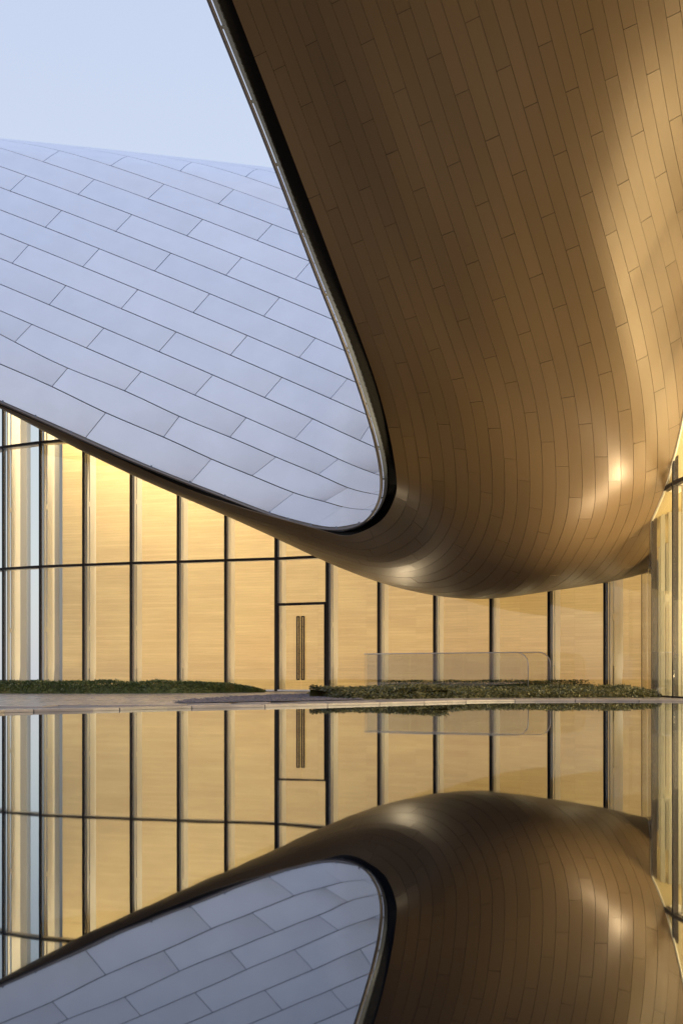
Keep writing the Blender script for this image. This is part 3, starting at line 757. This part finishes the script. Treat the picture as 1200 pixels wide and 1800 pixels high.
# small in-ground uplights at the planting: their mirror images are the bright spots on the bronze skin
def uplight(x, y, z, pw, label, r=.09, tgt=None):
    m = MB(); m.tube([(x, y, 0.02), (x, y, z-.02)], .10, 12); h_ = m.build('ground_uplight', M_BLACK); tag(h_, label, 'spotlight', 'ground uplights by the hedges')
    ld = bpy.data.lights.new('uplight_lamp', 'AREA'); ld.shape = 'DISK'; ld.size = r*2; ld.energy = pw; ld.color = (1, .80, .50)
    o = bpy.data.objects.new('uplight_lamp', ld); COL.objects.link(o); o.location = (x, y, z); o.parent = h_
    ld.spread = math.radians(110)
    dr = Vector(tgt if tgt else (x, y, 5))-Vector((x, y, z)); o.rotation_euler = dr.to_track_quat('-Z', 'Y').to_euler()
uplight(6.05, 20.72, .06, 205, 'flush ground uplight in the kerb near the glass corner', tgt=(5.8, 20.5, 5))
uplight(.35, 30.4, .12, 45, 'black ground uplight behind the hedge, right of the glass door', tgt=(1.2, 28, 4))
uplight(1.3, 31.7, .12, 45, 'black ground uplight at the foot of the glass left of the balustrade', tgt=(1.8, 28, 4))

# ------------------------------------------------------------------ planting, gravel, balustrades
def hedge(name, pts, width, height, label, n, seed, taper=(0, 0), front=1.0, lf=M_LEAF):
    """pts: front line; the hedge body lies behind it"""
    r = random.Random(seed); f = nspline(np.arange(len(pts)), np.array(pts, float)); q = f(np.linspace(0, len(pts)-1, 80))
    al = np.concatenate([[0], np.cumsum(np.linalg.norm(np.diff(q, axis=0), axis=1))])
    m = MB(); N = [r.uniform(-1, 1) for _ in range(400)]
    for _ in range(n):
        sl = r.uniform(0, al[-1]); x = np.interp(sl, al, q[:, 0]); y = np.interp(sl, al, q[:, 1]); i = min(int(np.searchsorted(al, sl)), 79)
        t_ = q[i]-q[i-1] if i else q[1]-q[0]; t_ = t_/np.linalg.norm(t_); nn = np.array([-t_[1], t_[0]])
        e0 = min(1, (sl+.05)/max(taper[0], .01)); e1 = min(1, (al[-1]-sl+.05)/max(taper[1], .01)); tp = math.sqrt(max(.05, min(e0, e1)))
        fr = r.random()**(2.2 if front == 1 else 1.0); wd = width*(.35+.65*tp)
        k = sl*3; hv = height*(front+(1-front)*min(1, fr*1.15))*tp*(1+.10*(N[int(k) % 400]*(1-k % 1)+N[(int(k)+1) % 400]*(k % 1)))
        z = hv*(1-(r.random()**1.5)*.25)+r.gauss(0, .01)
        if r.random() < (.5 if front == 1 else .12): fr = r.uniform(-.03, .03)/wd; z = hv*(front if front < 1 else 1)*r.random()**.7
        z = max(z, .03)
        p = np.array([x+nn[0]*fr*wd, y+nn[1]*fr*wd, z+.03])
        a = np.array([r.gauss(0, 1), r.gauss(0, 1), r.gauss(.3, .8)]); a /= np.linalg.norm(a); b = np.cross(a, [r.gauss(0, 1), r.gauss(0, 1), r.gauss(0, 1)]); b /= np.linalg.norm(b)
        l_ = r.uniform(.025, .048); w_ = l_*.5
        m.quad(p-b*w_*.6, p+a*l_*.45-b*w_*.5, p+a*l_, p+a*l_*.45+b*w_*.5) if r.random() < .5 else m.quad(p, p+a*l_*.5-b*w_, p+a*l_*1.1, p+a*l_*.5+b*w_)
    core = []
    for i in range(80):
        t_ = q[min(i+1, 79)]-q[max(i-1, 0)]; t_ = t_/np.linalg.norm(t_); nn = np.array([-t_[1], t_[0]])
        e0 = min(1, (al[i]+.05)/max(taper[0], .01)); e1 = min(1, (al[-1]-al[i]+.05)/max(taper[1], .01)); tp = math.sqrt(max(.05, min(e0, e1))); wd = width*(.35+.65*tp)
        core.append([(*(q[i]+nn*.03), .03), (*(q[i]+nn*.04), height*front*tp*.8), (*(q[i]+nn*(wd-.04)), height*tp*.86), (*(q[i]+nn*(wd-.02)), .03)])
    h_ = empty(name, label, 'hedge', 'low clipped hedges along the glass wall')
    mc = MB(); mc.grid(np.array(core), smooth=False); mc.build('stems', lf, h_)
    tag(m.build('leaves', lf, h_), kind='stuff')
    return h_
hedge('hedge', [(-12.0, 27.6), (-9, 27.0), (-6, 27.0), (-4, 27.6), (-2.2, 29.5)], 1.6, .33, 'dark green low hedge on the left, in front of the wood-lit glass bays', 26000, 1, (0, 2.2))
hedge('hedge', [gp(542, 1222), gp(590, 1229), gp(680, 1229.5), gp(860, 1227.6), (4.9, 21.05), (6.62, 21.2)], 2.3, .235, 'green hedge on the right along the pool kerb, ending at the glass corner', 42000, 2, (1.2, 0), front=.5, lf=M_LEAF2)
hedge('hedge', [(1.1, 31.4), (3.5, 30.4), (5.2, 29.2), (6.6, 27.8)], .8, .34, 'thin dark hedge strip behind the glass balustrade', 6000, 3, (.3, .3))
# gravel bed between the path and the pool
crescent = [gp(*q, .05) for q in ((303, 1234.5), (340, 1229.5), (400, 1225.5), (470, 1222.3), (540, 1220.5), (585, 1222), (640, 1229.5), (560, 1231.5), (470, 1232.5), (380, 1234.5), (330, 1235.3))]
bm = bmesh.new(); f_ = bm.faces.new([bm.verts.new((x, y, .046)) for x, y in crescent]); me = bpy.data.meshes.new('gravel_bed'); bmesh.ops.triangulate(bm, faces=bm.faces); bm.to_mesh(me); bm.free()
grav = tag(link('gravel_bed', me, None, M_GRAVEL), 'dark gravel crescent between the door path and the pool edge', 'gravel', kind='stuff')
m = MB(); cx = np.array(crescent); mn, mx_ = cx.min(0), cx.max(0); rg_ = random.Random(5); cnt = 0
def inp(x, y, PP):
    r = False; j = len(PP)-1
    for i in range(len(PP)):
        xi, yi = PP[i]; xj, yj = PP[j]
        if (yi > y) != (yj > y) and x < (xj-xi)*(y-yi)/(yj-yi)+xi: r = not r
        j = i
    return r
while cnt < 3500:
    x, y = rg_.uniform(mn[0], mx_[0]), rg_.uniform(mn[1], mx_[1])
    if not inp(x, y, crescent): continue
    cnt += 1; s_ = rg_.uniform(.012, .03); n = len(m.v); c_ = np.array([x, y, .05+s_*.2])
    for v_ in ((1, 0, 0), (-1, 0, 0), (0, 1, 0), (0, -1, 0), (0, 0, .7), (0, 0, -.7)): m.v.append(tuple(c_+np.array(v_)*s_*rg_.uniform(.7, 1.2)))
    for a_ in ((0, 2, 4), (2, 1, 4), (1, 3, 4), (3, 0, 4)): m.f.append(tuple(n+k for k in a_)); m.uv += [(0, 0)]*3; m.sm.append(False)
tag(m.build('pebbles', M_GRAVEL, grav), kind='stuff')

def balustrade(p0, p1, ztp, label, joints, corner=.35, side=None):
    b_ = empty('glass_balustrade', label, 'balustrade', 'clear glass balustrades in front of the glass wall')
    p0, p1 = np.array(p0), np.array(p1); d = p1-p0; L = np.linalg.norm(d); d3 = np.array([*d/L, 0]); n3 = np.array([-d3[1], d3[0], 0]); z0 = .18
    xs = [0]+[j*L for j in joints]+[L]
    for k in range(len(xs)-1):
        x0, x1 = xs[k]+.006, xs[k+1]-.006; m = MB()
        if k < len(xs)-2: out = [(x0, z0), (x1, z0), (x1, ztp), (x0, ztp)]
        else: out = [(x0, z0), (x1, z0)]+[(x1-corner+corner*math.cos(a), ztp-corner+corner*math.sin(a)) for a in np.linspace(0, math.pi/2, 8)]+[(x0, ztp)]
        n = len(out)
        for sg in (-.5, .5): m.v += [tuple(A3(p0, z)+d3*x+n3*.018*sg) for x, z in out]
        m.f = [tuple(range(n))[::-1], tuple(range(n, 2*n))]+[(i, (i+1) % n, n+(i+1) % n, n+i) for i in range(n)]
        m.uv = [(0, 0)]*(2*n+4*n); m.sm = [False]*(n+2); m.build('glass_panel', M_BALGLASS, b_)
    m = MB(); pts = [A3(p0, ztp+.01)]+[A3(p0, 0)+d3*(L-corner+corner*math.cos(a))+np.array([0, 0, ztp+.01-corner+corner*math.sin(a)]) for a in np.linspace(math.pi/2, 0, 9)]+[A3(p1, z0)]
    m.tube(pts, .015, 6); m.build('cap_rail', M_STEEL, b_)
    m = MB(); m.box(A3((p0+p1)/2, .10), d3*L, n3*.12, (0, 0, .16)); m.build('base_kerb', M_KERB, b_)
    return b_
def pxp(x, D): return ((x-600)/FPX*D, D)
balustrade(pxp(640, 30.9), pxp(928, 28.9), 1.17, 'front clear glass balustrade above the right hedge, with a rounded upper corner', [.29, .38, .62, .78])
balustrade(pxp(645, 31.9), pxp(967, 29.5), 1.19, 'rear clear glass balustrade, reaching further right than the front one', [.25, .47, .66, .85])
print('panels', len(allp), 'slabs', nsl, 'coping', cop, 'tops', [round(x, 1) for x in tops])
